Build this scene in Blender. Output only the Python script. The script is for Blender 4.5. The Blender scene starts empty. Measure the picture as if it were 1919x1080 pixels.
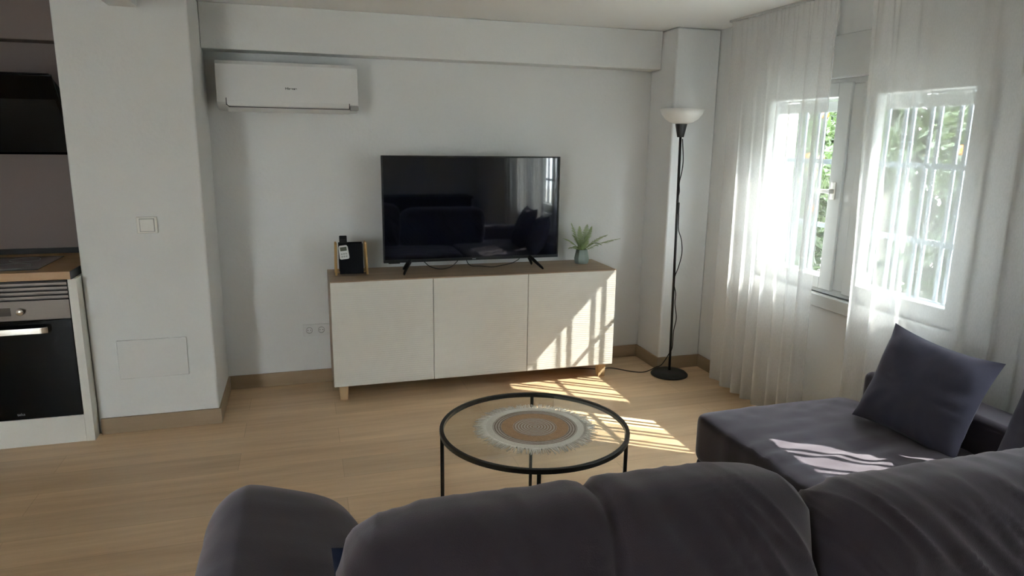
import bpy, math, random
from mathutils import Vector, Matrix, noise
random.seed(7)
C = bpy.context.scene.collection
S = bpy.context.scene

# ------------------------------------------------------------------ camera
CAM = dict(c=(-.1240, -4.4213, 1.5465), yaw=.2953, pitch=-.2103, roll=.0134, f=1289.74)
def make_camera():
    y, p, r = CAM['yaw'], CAM['pitch'], CAM['roll']
    f = Vector((math.sin(y)*math.cos(p), math.cos(y)*math.cos(p), math.sin(p)))
    rt = Vector((math.cos(y), -math.sin(y), 0)); up = rt.cross(f)
    r2 = rt*math.cos(r)+up*math.sin(r); u2 = -rt*math.sin(r)+up*math.cos(r)
    cd = bpy.data.cameras.new('camera'); o = bpy.data.objects.new('camera', cd); C.objects.link(o)
    cd.sensor_width = 36; cd.lens = CAM['f']*36/1919; cd.clip_start = .05
    m = Matrix((r2, u2, -f)).transposed().to_4x4(); m.translation = Vector(CAM['c']); o.matrix_world = m
    S.camera = o
make_camera()

# ------------------------------------------------------------------ light
w = bpy.data.worlds.new('world'); S.world = w; w.use_nodes = True
bg = w.node_tree.nodes['Background']; bg.inputs[0].default_value = (.88, .94, 1, 1); bg.inputs[1].default_value = 10.0
SUN_DIR = Vector((-1, .66, -1.07)).normalized()
sl = bpy.data.lights.new('sun', 'SUN'); sl.energy = 6.2; sl.angle = math.radians(.3); sl.color = (1, .95, .86)
so = bpy.data.objects.new('sun', sl); C.objects.link(so); so.rotation_euler = SUN_DIR.to_track_quat('-Z', 'Y').to_euler()
so.location = (6, -5, 6)
S.view_settings.view_transform = 'Standard'; S.view_settings.look = 'None'
S.view_settings.exposure = 1.93; S.view_settings.gamma = 1; S.view_settings.use_curve_mapping = False

# ------------------------------------------------------------------ materials
def srgb(r, g, b):
    f = lambda v: (v/255/12.92) if v/255 <= .04045 else ((v/255+.055)/1.055)**2.4
    return (f(r), f(g), f(b), 1)
def mat(name, col, rough=.5, metal=0, spec=.5, noise_amt=0, nscale=8, bump=0, bscale=60, sheen=0, stretch=(1,1,1)):
    m = bpy.data.materials.new(name); m.use_nodes = True; nt = m.node_tree; b = nt.nodes['Principled BSDF']
    b.inputs['Base Color'].default_value = col; b.inputs['Roughness'].default_value = rough
    b.inputs['Metallic'].default_value = metal; b.inputs['Specular IOR Level'].default_value = spec
    if sheen: b.inputs['Sheen Weight'].default_value = sheen; b.inputs['Sheen Roughness'].default_value = .4
    tc = nt.nodes.new('ShaderNodeTexCoord'); mp = nt.nodes.new('ShaderNodeMapping')
    mp.inputs['Scale'].default_value = stretch
    nt.links.new(tc.outputs['Object'], mp.inputs[0])
    if noise_amt:
        n = nt.nodes.new('ShaderNodeTexNoise'); n.inputs['Scale'].default_value = nscale; n.inputs['Detail'].default_value = 6
        nt.links.new(mp.outputs[0], n.inputs['Vector'])
        mx = nt.nodes.new('ShaderNodeMix'); mx.data_type = 'RGBA'
        mx.inputs[6].default_value = tuple(c*(1-noise_amt) for c in col[:3])+(1,)
        mx.inputs[7].default_value = tuple(min(1, c*(1+noise_amt)) for c in col[:3])+(1,)
        nt.links.new(n.outputs['Fac'], mx.inputs[0]); nt.links.new(mx.outputs[2], b.inputs['Base Color'])
    if bump:
        n = nt.nodes.new('ShaderNodeTexNoise'); n.inputs['Scale'].default_value = bscale; n.inputs['Detail'].default_value = 4
        nt.links.new(mp.outputs[0], n.inputs['Vector'])
        bp = nt.nodes.new('ShaderNodeBump'); bp.inputs['Strength'].default_value = bump; bp.inputs['Distance'].default_value = .01
        nt.links.new(n.outputs['Fac'], bp.inputs['Height']); nt.links.new(bp.outputs[0], b.inputs['Normal'])
    return m
def wood_mat(name, c1, c2, rough, planks=None, scale=(1.2, 14, 14), seam=.8):
    m = bpy.data.materials.new(name); m.use_nodes = True; nt = m.node_tree; L = nt.links; N = nt.nodes
    b = N['Principled BSDF']; b.inputs['Roughness'].default_value = rough
    tc = N.new('ShaderNodeTexCoord'); mp = N.new('ShaderNodeMapping'); mp.inputs['Scale'].default_value = scale
    L.new(tc.outputs['Object'], mp.inputs[0])
    n = N.new('ShaderNodeTexNoise'); n.inputs['Scale'].default_value = 1.6; n.inputs['Detail'].default_value = 8; n.inputs['Roughness'].default_value = .62
    L.new(mp.outputs[0], n.inputs['Vector'])
    n2 = N.new('ShaderNodeTexNoise'); n2.inputs['Scale'].default_value = .5; n2.inputs['Detail'].default_value = 3
    L.new(mp.outputs[0], n2.inputs['Vector'])
    ad = N.new('ShaderNodeMath'); ad.operation = 'ADD'; L.new(n.outputs['Fac'], ad.inputs[0]); L.new(n2.outputs['Fac'], ad.inputs[1])
    rp = N.new('ShaderNodeMapRange'); rp.inputs[1].default_value = .72; rp.inputs[2].default_value = 1.28
    L.new(ad.outputs[0], rp.inputs[0])
    mx = N.new('ShaderNodeMix'); mx.data_type = 'RGBA'; mx.inputs[6].default_value = c1; mx.inputs[7].default_value = c2
    L.new(rp.outputs[0], mx.inputs[0]); out = mx.outputs[2]
    if planks:
        br = N.new('ShaderNodeTexBrick'); br.offset = .37; br.inputs['Scale'].default_value = 1
        br.inputs['Brick Width'].default_value = planks[0]; br.inputs['Row Height'].default_value = planks[1]
        br.inputs['Mortar Size'].default_value = .0016; br.inputs['Mortar Smooth'].default_value = .2
        br.inputs['Color1'].default_value = (.90, .90, .90, 1); br.inputs['Color2'].default_value = (1.06, 1.05, 1.04, 1)
        br.inputs['Mortar'].default_value = (seam, seam*.95, seam*.9, 1)
        L.new(tc.outputs['Object'], br.inputs['Vector'])
        mm = N.new('ShaderNodeMix'); mm.data_type = 'RGBA'; mm.blend_type = 'MULTIPLY'; mm.inputs[0].default_value = 1
        L.new(out, mm.inputs[6]); L.new(br.outputs['Color'], mm.inputs[7]); out = mm.outputs[2]
    L.new(out, b.inputs['Base Color'])
    bp = N.new('ShaderNodeBump'); bp.inputs['Strength'].default_value = .12; bp.inputs['Distance'].default_value = .004
    L.new(n.outputs['Fac'], bp.inputs['Height']); L.new(bp.outputs[0], b.inputs['Normal'])
    return m
def clear_mat(name, tint, gloss=.06, rough=.02):
    m = bpy.data.materials.new(name); m.use_nodes = True; nt = m.node_tree; N = nt.nodes; L = nt.links
    N.remove(N['Principled BSDF'])
    t = N.new('ShaderNodeBsdfTransparent'); t.inputs[0].default_value = tint
    g = N.new('ShaderNodeBsdfGlossy'); g.inputs['Roughness'].default_value = rough
    lw = N.new('ShaderNodeLayerWeight'); lw.inputs[0].default_value = .5
    pw = N.new('ShaderNodeMath'); pw.operation = 'POWER'; pw.inputs[1].default_value = 5; L.new(lw.outputs['Facing'], pw.inputs[0])
    fr = N.new('ShaderNodeMath'); fr.operation = 'MULTIPLY_ADD'; fr.inputs[1].default_value = .9; fr.inputs[2].default_value = .04; L.new(pw.outputs[0], fr.inputs[0])
    mx = N.new('ShaderNodeMixShader'); L.new(fr.outputs[0], mx.inputs[0]); L.new(t.outputs[0], mx.inputs[1]); L.new(g.outputs[0], mx.inputs[2])
    L.new(mx.outputs[0], N['Material Output'].inputs[0]); return m
def sheer_mat(name, openness, col):
    m = bpy.data.materials.new(name); m.use_nodes = True; nt = m.node_tree; N = nt.nodes; L = nt.links
    N.remove(N['Principled BSDF'])
    t = N.new('ShaderNodeBsdfTransparent')
    d = N.new('ShaderNodeBsdfDiffuse'); d.inputs[0].default_value = col
    tl = N.new('ShaderNodeBsdfTranslucent'); tl.inputs[0].default_value = col
    m1 = N.new('ShaderNodeMixShader'); m1.inputs[0].default_value = .24
    L.new(d.outputs[0], m1.inputs[1]); L.new(tl.outputs[0], m1.inputs[2])
    tc = N.new('ShaderNodeTexCoord'); mp = N.new('ShaderNodeMapping'); mp.inputs['Scale'].default_value = (1, 90, 14)
    n = N.new('ShaderNodeTexNoise'); n.inputs['Scale'].default_value = 6; n.inputs['Detail'].default_value = 3
    L.new(tc.outputs['Object'], mp.inputs[0]); L.new(mp.outputs[0], n.inputs['Vector'])
    r = N.new('ShaderNodeMapRange'); r.inputs[3].default_value = 1-openness-.08; r.inputs[4].default_value = 1-openness+.08
    L.new(n.outputs['Fac'], r.inputs[0])
    m2 = N.new('ShaderNodeMixShader'); L.new(r.outputs[0], m2.inputs[0]); L.new(t.outputs[0], m2.inputs[1]); L.new(m1.outputs[0], m2.inputs[2])
    L.new(m2.outputs[0], N['Material Output'].inputs[0]); return m
def leaf_mat(name, col):
    m = bpy.data.materials.new(name); m.use_nodes = True; nt = m.node_tree; N = nt.nodes; L = nt.links
    b = N['Principled BSDF']; b.inputs['Roughness'].default_value = .45
    tc = N.new('ShaderNodeTexCoord'); n = N.new('ShaderNodeTexNoise'); n.inputs['Scale'].default_value = 5
    L.new(tc.outputs['Object'], n.inputs['Vector'])
    mx = N.new('ShaderNodeMix'); mx.data_type = 'RGBA'; mx.inputs[6].default_value = tuple(c*.6 for c in col[:3])+(1,); mx.inputs[7].default_value = tuple(c*1.4 for c in col[:3])+(1,)
    L.new(n.outputs['Fac'], mx.inputs[0]); L.new(mx.outputs[2], b.inputs['Base Color'])
    tl = N.new('ShaderNodeBsdfTranslucent'); L.new(mx.outputs[2], tl.inputs[0])
    ms = N.new('ShaderNodeMixShader'); ms.inputs[0].default_value = .4
    L.new(b.outputs[0], ms.inputs[1]); L.new(tl.outputs[0], ms.inputs[2]); L.new(ms.outputs[0], N['Material Output'].inputs[0]); return m
def embossed_mat(name, col):
    m = bpy.data.materials.new(name); m.use_nodes = True; nt = m.node_tree; N = nt.nodes; L = nt.links
    b = N['Principled BSDF']; b.inputs['Base Color'].default_value = col; b.inputs['Roughness'].default_value = .45
    tc = N.new('ShaderNodeTexCoord'); mp = N.new('ShaderNodeMapping'); mp.inputs['Scale'].default_value = (.35, .35, 1)
    wv = N.new('ShaderNodeTexWave'); wv.bands_direction = 'Z'; wv.inputs['Scale'].default_value = 24; wv.inputs['Distortion'].default_value = 3.5
    wv.inputs['Detail'].default_value = 1.5; wv.inputs['Detail Scale'].default_value = .35
    L.new(tc.outputs['Object'], mp.inputs[0]); L.new(mp.outputs[0], wv.inputs['Vector'])
    bp = N.new('ShaderNodeBump'); bp.inputs['Strength'].default_value = .16; bp.inputs['Distance'].default_value = .006
    L.new(wv.outputs['Fac'], bp.inputs['Height']); L.new(bp.outputs[0], b.inputs['Normal']); return m
def fabric_mat(name, col, sheen=.25):
    m = bpy.data.materials.new(name); m.use_nodes = True; nt = m.node_tree; N = nt.nodes; L = nt.links
    b = N['Principled BSDF']; b.inputs['Roughness'].default_value = .9; b.inputs['Specular IOR Level'].default_value = .2
    b.inputs['Sheen Weight'].default_value = sheen; b.inputs['Sheen Roughness'].default_value = .45
    b.inputs['Sheen Tint'].default_value = (.82, .78, .88, 1)
    tc = N.new('ShaderNodeTexCoord'); n = N.new('ShaderNodeTexNoise'); n.inputs['Scale'].default_value = 9; n.inputs['Detail'].default_value = 5
    L.new(tc.outputs['Object'], n.inputs['Vector'])
    mx = N.new('ShaderNodeMix'); mx.data_type = 'RGBA'
    mx.inputs[6].default_value = tuple(c*.82 for c in col[:3])+(1,); mx.inputs[7].default_value = tuple(c*1.18 for c in col[:3])+(1,)
    L.new(n.outputs['Fac'], mx.inputs[0]); L.new(mx.outputs[2], b.inputs['Base Color'])
    n2 = N.new('ShaderNodeTexNoise'); n2.inputs['Scale'].default_value = 420; n2.inputs['Detail'].default_value = 2
    L.new(tc.outputs['Object'], n2.inputs['Vector'])
    bp = N.new('ShaderNodeBump'); bp.inputs['Strength'].default_value = .25; bp.inputs['Distance'].default_value = .002
    L.new(n2.outputs['Fac'], bp.inputs['Height']); L.new(bp.outputs[0], b.inputs['Normal']); return m

WALL = mat('white_wall_paint', (.79, .80, .795, 1), .85, spec=.2, noise_amt=.02, nscale=3, bump=.15, bscale=45)
CEIL = mat('white_ceiling_paint', (.91, .915, .90, 1), .9, spec=.2, bump=.1, bscale=50)
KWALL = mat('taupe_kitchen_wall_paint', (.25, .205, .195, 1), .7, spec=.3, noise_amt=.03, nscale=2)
FLOOR = wood_mat('oak_laminate', (.62, .42, .25, 1), (.80, .585, .37, 1), .42, planks=(1.3, .195))
BASEB = wood_mat('tan_skirting_tile', (.34, .25, .155, 1), (.44, .325, .215, 1), .45, scale=(1.5, 1.5, 12))
WHITE = mat('white_lacquer', (.78, .77, .73, 1), .4)
PVC = mat('white_window_plastic', (.64, .65, .64, 1), .35)
GLASS = clear_mat('clear_window_glass', (.96, .98, .97, 1))
TGLASS = clear_mat('table_glass', (.955, .97, .955, 1))
SHEER = sheer_mat('sheer_white_cloth', .42, (.84, .84, .83, 1))
SOFA = fabric_mat('charcoal_violet_fabric', (.044, .035, .045, 1), .65)
NAVY = fabric_mat('navy_fabric', (.016, .022, .05, 1))
PILLOW = fabric_mat('dark_slate_fabric', (.082, .080, .115, 1))
OAK = wood_mat('light_oak_veneer', (.30, .21, .14, 1), (.42, .31, .21, 1), .5, scale=(1.2, 16, 16))
PINE = wood_mat('pine_wood', (.50, .34, .18, 1), (.66, .48, .28, 1), .5, scale=(8, 8, 1.5))
BAMBOO = mat('bamboo', (.58, .36, .14, 1), .45, noise_amt=.2, nscale=20, stretch=(1, 1, .2))
CREAM = embossed_mat('cream_embossed_door', (.70, .68, .625, 1))
BLACK = mat('black_metal', (.012, .012, .013, 1), .38, spec=.5)
BPLASTIC = mat('black_plastic', (.008, .008, .009, 1), .5, spec=.3)
BFABRIC = fabric_mat('black_canvas', (.006, .007, .010, 1), .1)
SCREEN = mat('glossy_dark_screen', (.004, .005, .011, 1), .03, spec=1.0)
BEZEL = mat('dark_tv_bezel', (.010, .011, .012, 1), .35)
CORD = mat('black_rubber_cord', (.012, .011, .010, 1), .6)
ACW = mat('white_appliance_plastic', (.74, .745, .74, 1), .35)
ACG = mat('grey_appliance_plastic', (.40, .40, .39, 1), .4)
SWP = mat('cream_switch_plastic', (.84, .83, .79, 1), .35)
DARKLINE = mat('dark_gap', (.05, .05, .05, 1), .7)
LOGO = mat('dark_green_print', (.035, .05, .045, 1), .5)
SILVER = mat('pale_silver_print', (.35, .38, .40, 1), .4)
STEEL = mat('brushed_steel', (.115, .10, .09, 1), .36, metal=1, noise_amt=.08, nscale=30, stretch=(.2, 1, 6))
STEELL = mat('bright_steel', (.75, .73, .69, 1), .25, metal=1)
OVGLASS = mat('black_oven_glass', (.002, .002, .003, 1), .07, spec=.15)
HOB = mat('black_ceramic_glass', (.02, .021, .024, 1), .12)
BUTCHER = wood_mat('beech_worktop', (.42, .24, .10, 1), (.56, .34, .16, 1), .4, scale=(1.5, 12, 12))
CAPG = mat('dark_grey_edge', (.055, .058, .06, 1), .5)
SAGE = mat('sage_green_glaze', (.27, .34, .31, 1), .3, noise_amt=.06, nscale=14)
FERN = leaf_mat('pale_fern_green', (.42, .52, .27, 1))
SOIL = mat('brown_soil', (.05, .035, .02, 1), .95, noise_amt=.4, nscale=80)
LAMPG = mat('white_opal_glass', (.90, .89, .86, 1), .3)
LEAF = leaf_mat('orange_tree_leaf', (.04, .065, .02, 1))
LEAF2 = leaf_mat('hedge_leaf', (.045, .07, .03, 1))
BARK = mat('bark', (.14, .10, .07, 1), .9, noise_amt=.3, nscale=30)
ORANGE = mat('orange_peel', (.40, .15, .02, 1), .5, noise_amt=.1, nscale=40)
GRILLE = mat('pale_blue_white_painted_iron', (.22, .26, .30, 1), .6)
GROUND = mat('pale_outdoor_paving', (.45, .42, .37, 1), .8, noise_amt=.15, nscale=6)
JUTE = mat('jute_braid', (.50, .31, .17, 1), .9, noise_amt=.25, nscale=60, bump=.5, bscale=220)
COTTON = mat('off_white_cotton', (.84, .81, .74, 1), .9, noise_amt=.08, nscale=120, bump=.4, bscale=260)
LCD = mat('grey_green_lcd', (.10, .11, .08, 1), .3)

# ------------------------------------------------------------------ helpers
class MB:
    def __init__(s): s.v = []; s.f = []; s.sm = []
    def add(s, v, f, smooth=False):
        o = len(s.v); s.v += [tuple(p) for p in v]; s.f += [tuple(i+o for i in q) for q in f]; s.sm += [smooth]*len(f); return s
    def box(s, a, b, M=None):
        (x0, y0, z0), (x1, y1, z1) = a, b
        v = [(x0,y0,z0),(x1,y0,z0),(x1,y1,z0),(x0,y1,z0),(x0,y0,z1),(x1,y0,z1),(x1,y1,z1),(x0,y1,z1)]
        if M: v = [M @ Vector(p) for p in v]
        return s.add(v, [(0,3,2,1),(4,5,6,7),(0,1,5,4),(1,2,6,5),(2,3,7,6),(3,0,4,7)])
    def prism(s, prof, axis, a, b, smooth=False):
        """prof: 2D polygon; axis 'x': (y,z), 'y': (x,z), 'z': (x,y)"""
        n = len(prof)
        P = lambda q, t: (t, q[0], q[1]) if axis == 'x' else ((q[0], t, q[1]) if axis == 'y' else (q[0], q[1], t))
        v = [P(q, a) for q in prof]+[P(q, b) for q in prof]
        s.add(v, [(i, (i+1) % n, n+(i+1) % n, n+i) for i in range(n)], smooth)
        o = len(s.v)-2*n; s.f += [tuple(o+i for i in range(n))[::-1], tuple(o+n+i for i in range(n))]; s.sm += [False, False]; return s
    def lathe(s, prof, c=(0,0,0), seg=40, smooth=True, closed=False):
        v = []; f = []; n = len(prof)
        for i in range(seg):
            a = 2*math.pi*i/seg
            for r, z in prof: v.append((c[0]+r*math.cos(a), c[1]+r*math.sin(a), c[2]+z))
        m = n if closed else n-1
        for i in range(seg):
            for j in range(m):
                k = (j+1) % n; i2 = (i+1) % seg
                f.append((i*n+j, i2*n+j, i2*n+k, i*n+k))
        return s.add(v, f, smooth)
    def tube(s, pts, r, seg=8, smooth=True):
        pts = [Vector(p) for p in pts]; v = []; f = []; n = len(pts); rr = r if hasattr(r, '__len__') else [r]*n
        ref = Vector((0, 0, 1))
        for i, p in enumerate(pts):
            t = (pts[min(i+1, n-1)]-pts[max(i-1, 0)]).normalized()
            if abs(t.dot(ref)) > .9: rf = Vector((1, 0, 0))
            else: rf = ref
            a = t.cross(rf).normalized(); b = t.cross(a)
            if i and a.dot(pa) < 0: a, b = -a, -b
            pa = a
            for k in range(seg):
                an = 2*math.pi*k/seg; v.append(p+(a*math.cos(an)+b*math.sin(an))*rr[i])
        for i in range(n-1):
            for k in range(seg):
                k2 = (k+1) % seg; f.append((i*seg+k, i*seg+k2, (i+1)*seg+k2, (i+1)*seg+k))
        f.append(tuple(range(seg))[::-1]); f.append(tuple((n-1)*seg+k for k in range(seg)))
        return s.add(v, f, smooth)
    def build(s, name, m, parent=None, bevel=0, seg=2, subsurf=0):
        me = bpy.data.meshes.new(name); me.from_pydata(s.v, [], s.f); me.validate(); me.update()
        if len(me.polygons) == len(s.sm): me.polygons.foreach_set('use_smooth', s.sm)
        ms = m if isinstance(m, (list, tuple)) else [m]
        for q in ms: me.materials.append(q)
        o = bpy.data.objects.new(name, me); C.objects.link(o)
        if parent is not None: o.parent = parent; o.matrix_parent_inverse = Matrix.Identity(4)
        if bevel:
            b = o.modifiers.new('bevel', 'BEVEL'); b.width = bevel; b.segments = seg; b.limit_method = 'ANGLE'; b.angle_limit = math.radians(40)
            for p in me.polygons: p.use_smooth = True
            wn = o.modifiers.new('wn', 'WEIGHTED_NORMAL'); wn.keep_sharp = False
        if subsurf:
            q = o.modifiers.new('sub', 'SUBSURF'); q.levels = q.render_levels = subsurf
        return o
def spline(pts, n=8):
    P = [Vector(p) for p in pts]; out = []
    for i in range(len(P)-1):
        a, b, c, d = P[max(i-1, 0)], P[i], P[i+1], P[min(i+2, len(P)-1)]
        for k in range(n):
            t = k/n; out.append(.5*((2*b)+(c-a)*t+(2*a-5*b+4*c-d)*t*t+(3*b-a-3*c+d)*t**3))
    out.append(P[-1]); return out
def tag(o, label, cat, group=None, kind=None):
    if label: o['label'] = label
    if cat: o['category'] = cat
    if group: o['group'] = group
    if kind: o['kind'] = kind
    return o
def thing(name, loc, label, cat, rz=0, group=None):
    o = bpy.data.objects.new(name, None); C.objects.link(o); o.location = loc; o.rotation_euler = (0, 0, rz); o.empty_display_size = .1
    return tag(o, label, cat, group)
def struct(name, mb, m, label=None, cat=None, **k):
    o = mb.build(name, m, **k); o['kind'] = 'structure'
    if label: o['label'] = label
    if cat: o['category'] = cat
    return o
def text_mesh(name, s, size, m, M, parent, extrude=.0004, bold=.0):
    cu = bpy.data.curves.new(name, 'FONT'); cu.body = s; cu.size = size; cu.extrude = extrude; cu.align_x = 'CENTER'; cu.align_y = 'CENTER'; cu.offset = bold
    t = bpy.data.objects.new(name+'_tmp', cu); C.objects.link(t)
    bpy.context.view_layer.update()
    me = bpy.data.meshes.new_from_object(t.evaluated_get(bpy.context.evaluated_depsgraph_get())); bpy.data.objects.remove(t)
    me.materials.clear(); me.materials.append(m)
    o = bpy.data.objects.new(name, me); C.objects.link(o); o.parent = parent; o.matrix_local = M; return o

# ------------------------------------------------------------------ room constants
XR, XL, YB, YR, H = 2.51, -3.4, 0.0, -6.6, 2.266
XP, XPL, YP = -.6213, -1.2114, -.5407           # pier right side, left side, front
XC, YC = 2.1924, -.3285                         # column
YBM, ZBM = -.1408, 2.0224                       # beam
HB = .087; XO = 2.83
O1 = (-2.31, -.74, .77, 1.88); O2 = (-4.47, -2.90, .77, 1.88)   # window openings (y0,y1,z0,z1)
DR = (-3.2, -2.55, 0, 2.1)                       # added opening in rear wall for extra daylight

struct('floor', MB().box((XL-.2, YR-.2, -.12), (XO, .2, 0)), FLOOR, 'light oak laminate floor with a slatted patch of sunlight', 'floor')
struct('ceiling', MB().box((XL-.2, YR-.2, H), (XO, .2, H+.15)), CEIL, 'smooth white ceiling', 'ceiling')
struct('wall_back', MB().box((XPL-.01, 0, 0), (XO, .2, H)), WALL, 'white wall behind the television cabinet', 'wall')
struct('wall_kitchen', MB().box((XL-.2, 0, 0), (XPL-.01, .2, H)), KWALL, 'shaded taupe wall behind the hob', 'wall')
struct('wall_left', MB().box((XL-.2, YR-.2, 0), (XL, 0, H)), WALL)
mb = MB()
ys = [YR, O2[0], O2[1], O1[0], O1[1], 0]
for a, b, o in ((YR-.2, O2[0], None), (O2[0], O2[1], O2), (O2[1], O1[0], None), (O1[0], O1[1], O1), (O1[1], 0, None)):
    if o is None: mb.box((XR, a, 0), (XO, b, H))
    else: mb.box((XR, a, 0), (XO, b, o[2])); mb.box((XR, a, o[3]), (XO, b, H))
struct('wall_right', mb, WALL, 'white window wall behind the sheer curtains', 'wall')
mb = MB().box((XL, YR-.2, 0), (DR[0], YR, H)).box((DR[1], YR-.2, 0), (XR, YR, H)).box((DR[0], YR-.2, DR[3]), (DR[1], YR, H))
struct('wall_rear', mb, WALL)
struct('wall_pier', MB().box((XPL, YP, 0), (XP, 0, H)), WALL, 'white pier between the oven and the television wall', 'wall', bevel=.012, seg=3)
struct('wall_column', MB().box((XC, YC, 0), (XR, 0, H)), WALL, 'white corner column behind the floor lamp', 'wall', bevel=.014, seg=3)
struct('trim_1', MB().box((XP, YBM, ZBM), (XC, 0, H)), WALL, 'white ceiling beam above the air conditioner', 'beam', bevel=.006)
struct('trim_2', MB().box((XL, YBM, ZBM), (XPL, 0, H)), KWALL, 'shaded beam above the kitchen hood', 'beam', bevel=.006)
struct('trim_3', MB().box((-.965, -1.3, 2.15), (-.84, YP, H)), WALL, 'short white boxed duct at the top of the pier', 'beam', bevel=.004)
struct('trim_4', MB().box((2.492, -2.36, 1.885), (XR, -.70, 2.09)), PVC, 'white roller shutter box above the window', 'trim', bevel=.004)
struct('trim_5', MB().box((2.492, -4.52, 1.885), (XR, -2.85, 2.09)), PVC, bevel=.004)
t = .011
struct('baseboard_back', MB().box((XP, -t, 0), (XC, 0, HB)), BASEB, 'tan skirting along the television wall', 'baseboard', bevel=.002)
struct('baseboard_pier', MB().box((XPL+.012, YP-t, 0), (XP+t, YP, HB)).box((XP, YP, 0), (XP+t, -t, HB)), BASEB, 'tan skirting around the pier', 'baseboard')
struct('baseboard_column', MB().box((XC-t, YC-t, 0), (XR, YC, HB)).box((XC-t, YC, 0), (XC, -t, HB)), BASEB, 'tan skirting around the corner column', 'baseboard')
struct('baseboard_right', MB().box((XR-t, YR, 0), (XR, YC-t, HB)), BASEB, 'tan skirting under the window', 'baseboard')
struct('baseboard_left', MB().box((XL, YR, 0), (XL+t, -.7, HB)), BASEB)
struct('baseboard_rear', MB().box((DR[1], YR, 0), (XR-t, YR+t, HB)).box((XL, YR, 0), (DR[0], YR+t, HB)), BASEB)

# unseen glazed door behind the camera, added to brighten the room
mb = MB()
for a, b in ((DR[0], DR[0]+.06), ((DR[0]+DR[1])/2-.05, (DR[0]+DR[1])/2+.05), (DR[1]-.06, DR[1])): mb.box((a, YR-.12, 0), (b, YR-.06, DR[3]))
for a, b in ((0, .08), (DR[3]-.06, DR[3])): mb.box((DR[0]+.06, YR-.12, a), (DR[1]-.06, YR-.06, b))
dd = struct('added_door_1', mb, PVC)
MB().box((DR[0]+.06, YR-.095, .08), (DR[1]-.06, YR-.089, DR[3]-.06)).build('pane', GLASS, dd)

# ------------------------------------------------------------------ windows
def window(name, O, label):
    y0, y1, z0, z1 = O; x0, x1 = 2.535, 2.595; fw = .04
    mb = MB().box((x0, y0, z0), (x1, y0+fw, z1)).box((x0, y1-fw, z0), (x1, y1, z1)).box((x0, y0+fw, z0), (x1, y1-fw, z0+.03)).box((x0, y0+fw, z1-.03), (x1, y1-fw, z1))
    ym = y0+.73+.04
    mb.box((x0, ym-.04, z0+.03), (x1, ym+.04, z1-.03))
    fr = struct(name, mb, PVC, label, 'window', bevel=.003)
    for a, b, hd in ((y0+fw, ym-.04, False), (ym+.04, y1-fw, True)):
        st = .088; sb = MB(); X0, X1 = x0-.014, x1-.014
        sb.box((X0, a, z0+.02), (X1, a+st, z1-.02)).box((X0, b-st, z0+.02), (X1, b, z1-.02)).box((X0, a+st, z0+.02), (X1, b-st, z0+.085)).box((X0, a+st, z1-.09), (X1, b-st, z1-.02))
        sash = sb.build('window_sash', PVC, fr, bevel=.004)
        MB().box((X0+.02, a+st-.005, z0+.08), (X0+.026, b-st+.005, z1-.085)).build('pane', GLASS, sash)
        if hd:
            hb = MB().box((X0-.012, a+.03, 1.27), (X0, a+.06, 1.36)).box((X0-.04, a+.036, 1.30), (X0-.012, a+.054, 1.325)).box((X0-.045, a+.03, 1.303), (X0-.032, a+.15, 1.322))
            h = hb.build('handle', STEELL, sash, bevel=.003); h['label'] = 'grey lever handle'
    return fr
window('window_1', O1, 'white double casement window behind the sheer curtains')
window('window_2', O2, None)
struct('trim_6', MB().box((2.475, O1[0]-.05, .70), (2.535, O1[1]+.05, .77)), PVC, 'white window sill', 'sill', bevel=.006)
struct('trim_7', MB().box((2.475, O2[0]-.05, .70), (2.535, O2[1]+.05, .77)), PVC, bevel=.006)

def grille(O, label):
    y0, y1, z0, z1 = O; g = thing('window_grille', (2.79, (y0+y1)/2, z0), label, 'grille', group='iron grilles outside the windows')
    L = (y1-y0)/2
    for k in range(-7, 4):
        for y in (.398+.154*k, .350+.154*k):
            if abs(y) < L-.01: MB().box((-.005, y-.0095, .0), (.005, y+.0095, z1-z0)).build('bar', GRILLE, g)
    for z in (1.455, 1.09, .80): MB().box((-.015, -L, z-z0-.014), (-.0055, L, z-z0+.014)).build('crossbar', GRILLE, g)
    return g
grille(O1, 'pale iron bar grille outside the window beside the floor lamp')
grille(O2, 'pale iron bar grille outside the window beyond the sofa')
def shutter(O, label):
    y0, y1, z0, z1 = O; r = thing('roller_shutter', (2.71, (y0+y1)/2, 1.74), label, 'shutter', group='roller shutters above the windows')
    L = (y1-y0)/2-.005; n = 3; mb = MB()
    for i in range(n):
        z = i*.048
        mb.prism([(-.007, z+.002), (-.009, z+.024), (-.007, z+.046), (.007, z+.046), (.009, z+.024), (.007, z+.002)], 'y', -L, L)
    mb.build('slat_curtain', PVC, r); MB().box((-.01, -L, -.012), (.01, L, .002)).build('bottom_rail', PVC, r)
shutter(O1, 'white roller shutter just lowered at the top of the near lamp window')
shutter(O2, 'white roller shutter at the top of the window beyond the sofa')

# shutter strap on the wall
t = thing('shutter_strap', (2.51, -2.42, .74), 'narrow grey shutter strap on the wall seen through the right curtain', 'strap')
MB().box((-.004, -.009, .28), (-.002, .009, 1.14)).build('strap', ACG, t)
MB().box((-.022, -.018, 0), (0, .018, .30)).build('strap_box', PVC, t, bevel=.004)
MB().box((-.010, -.014, .40), (-.004, .014, .412)).build('strap_clip', BPLASTIC, t)

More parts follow.
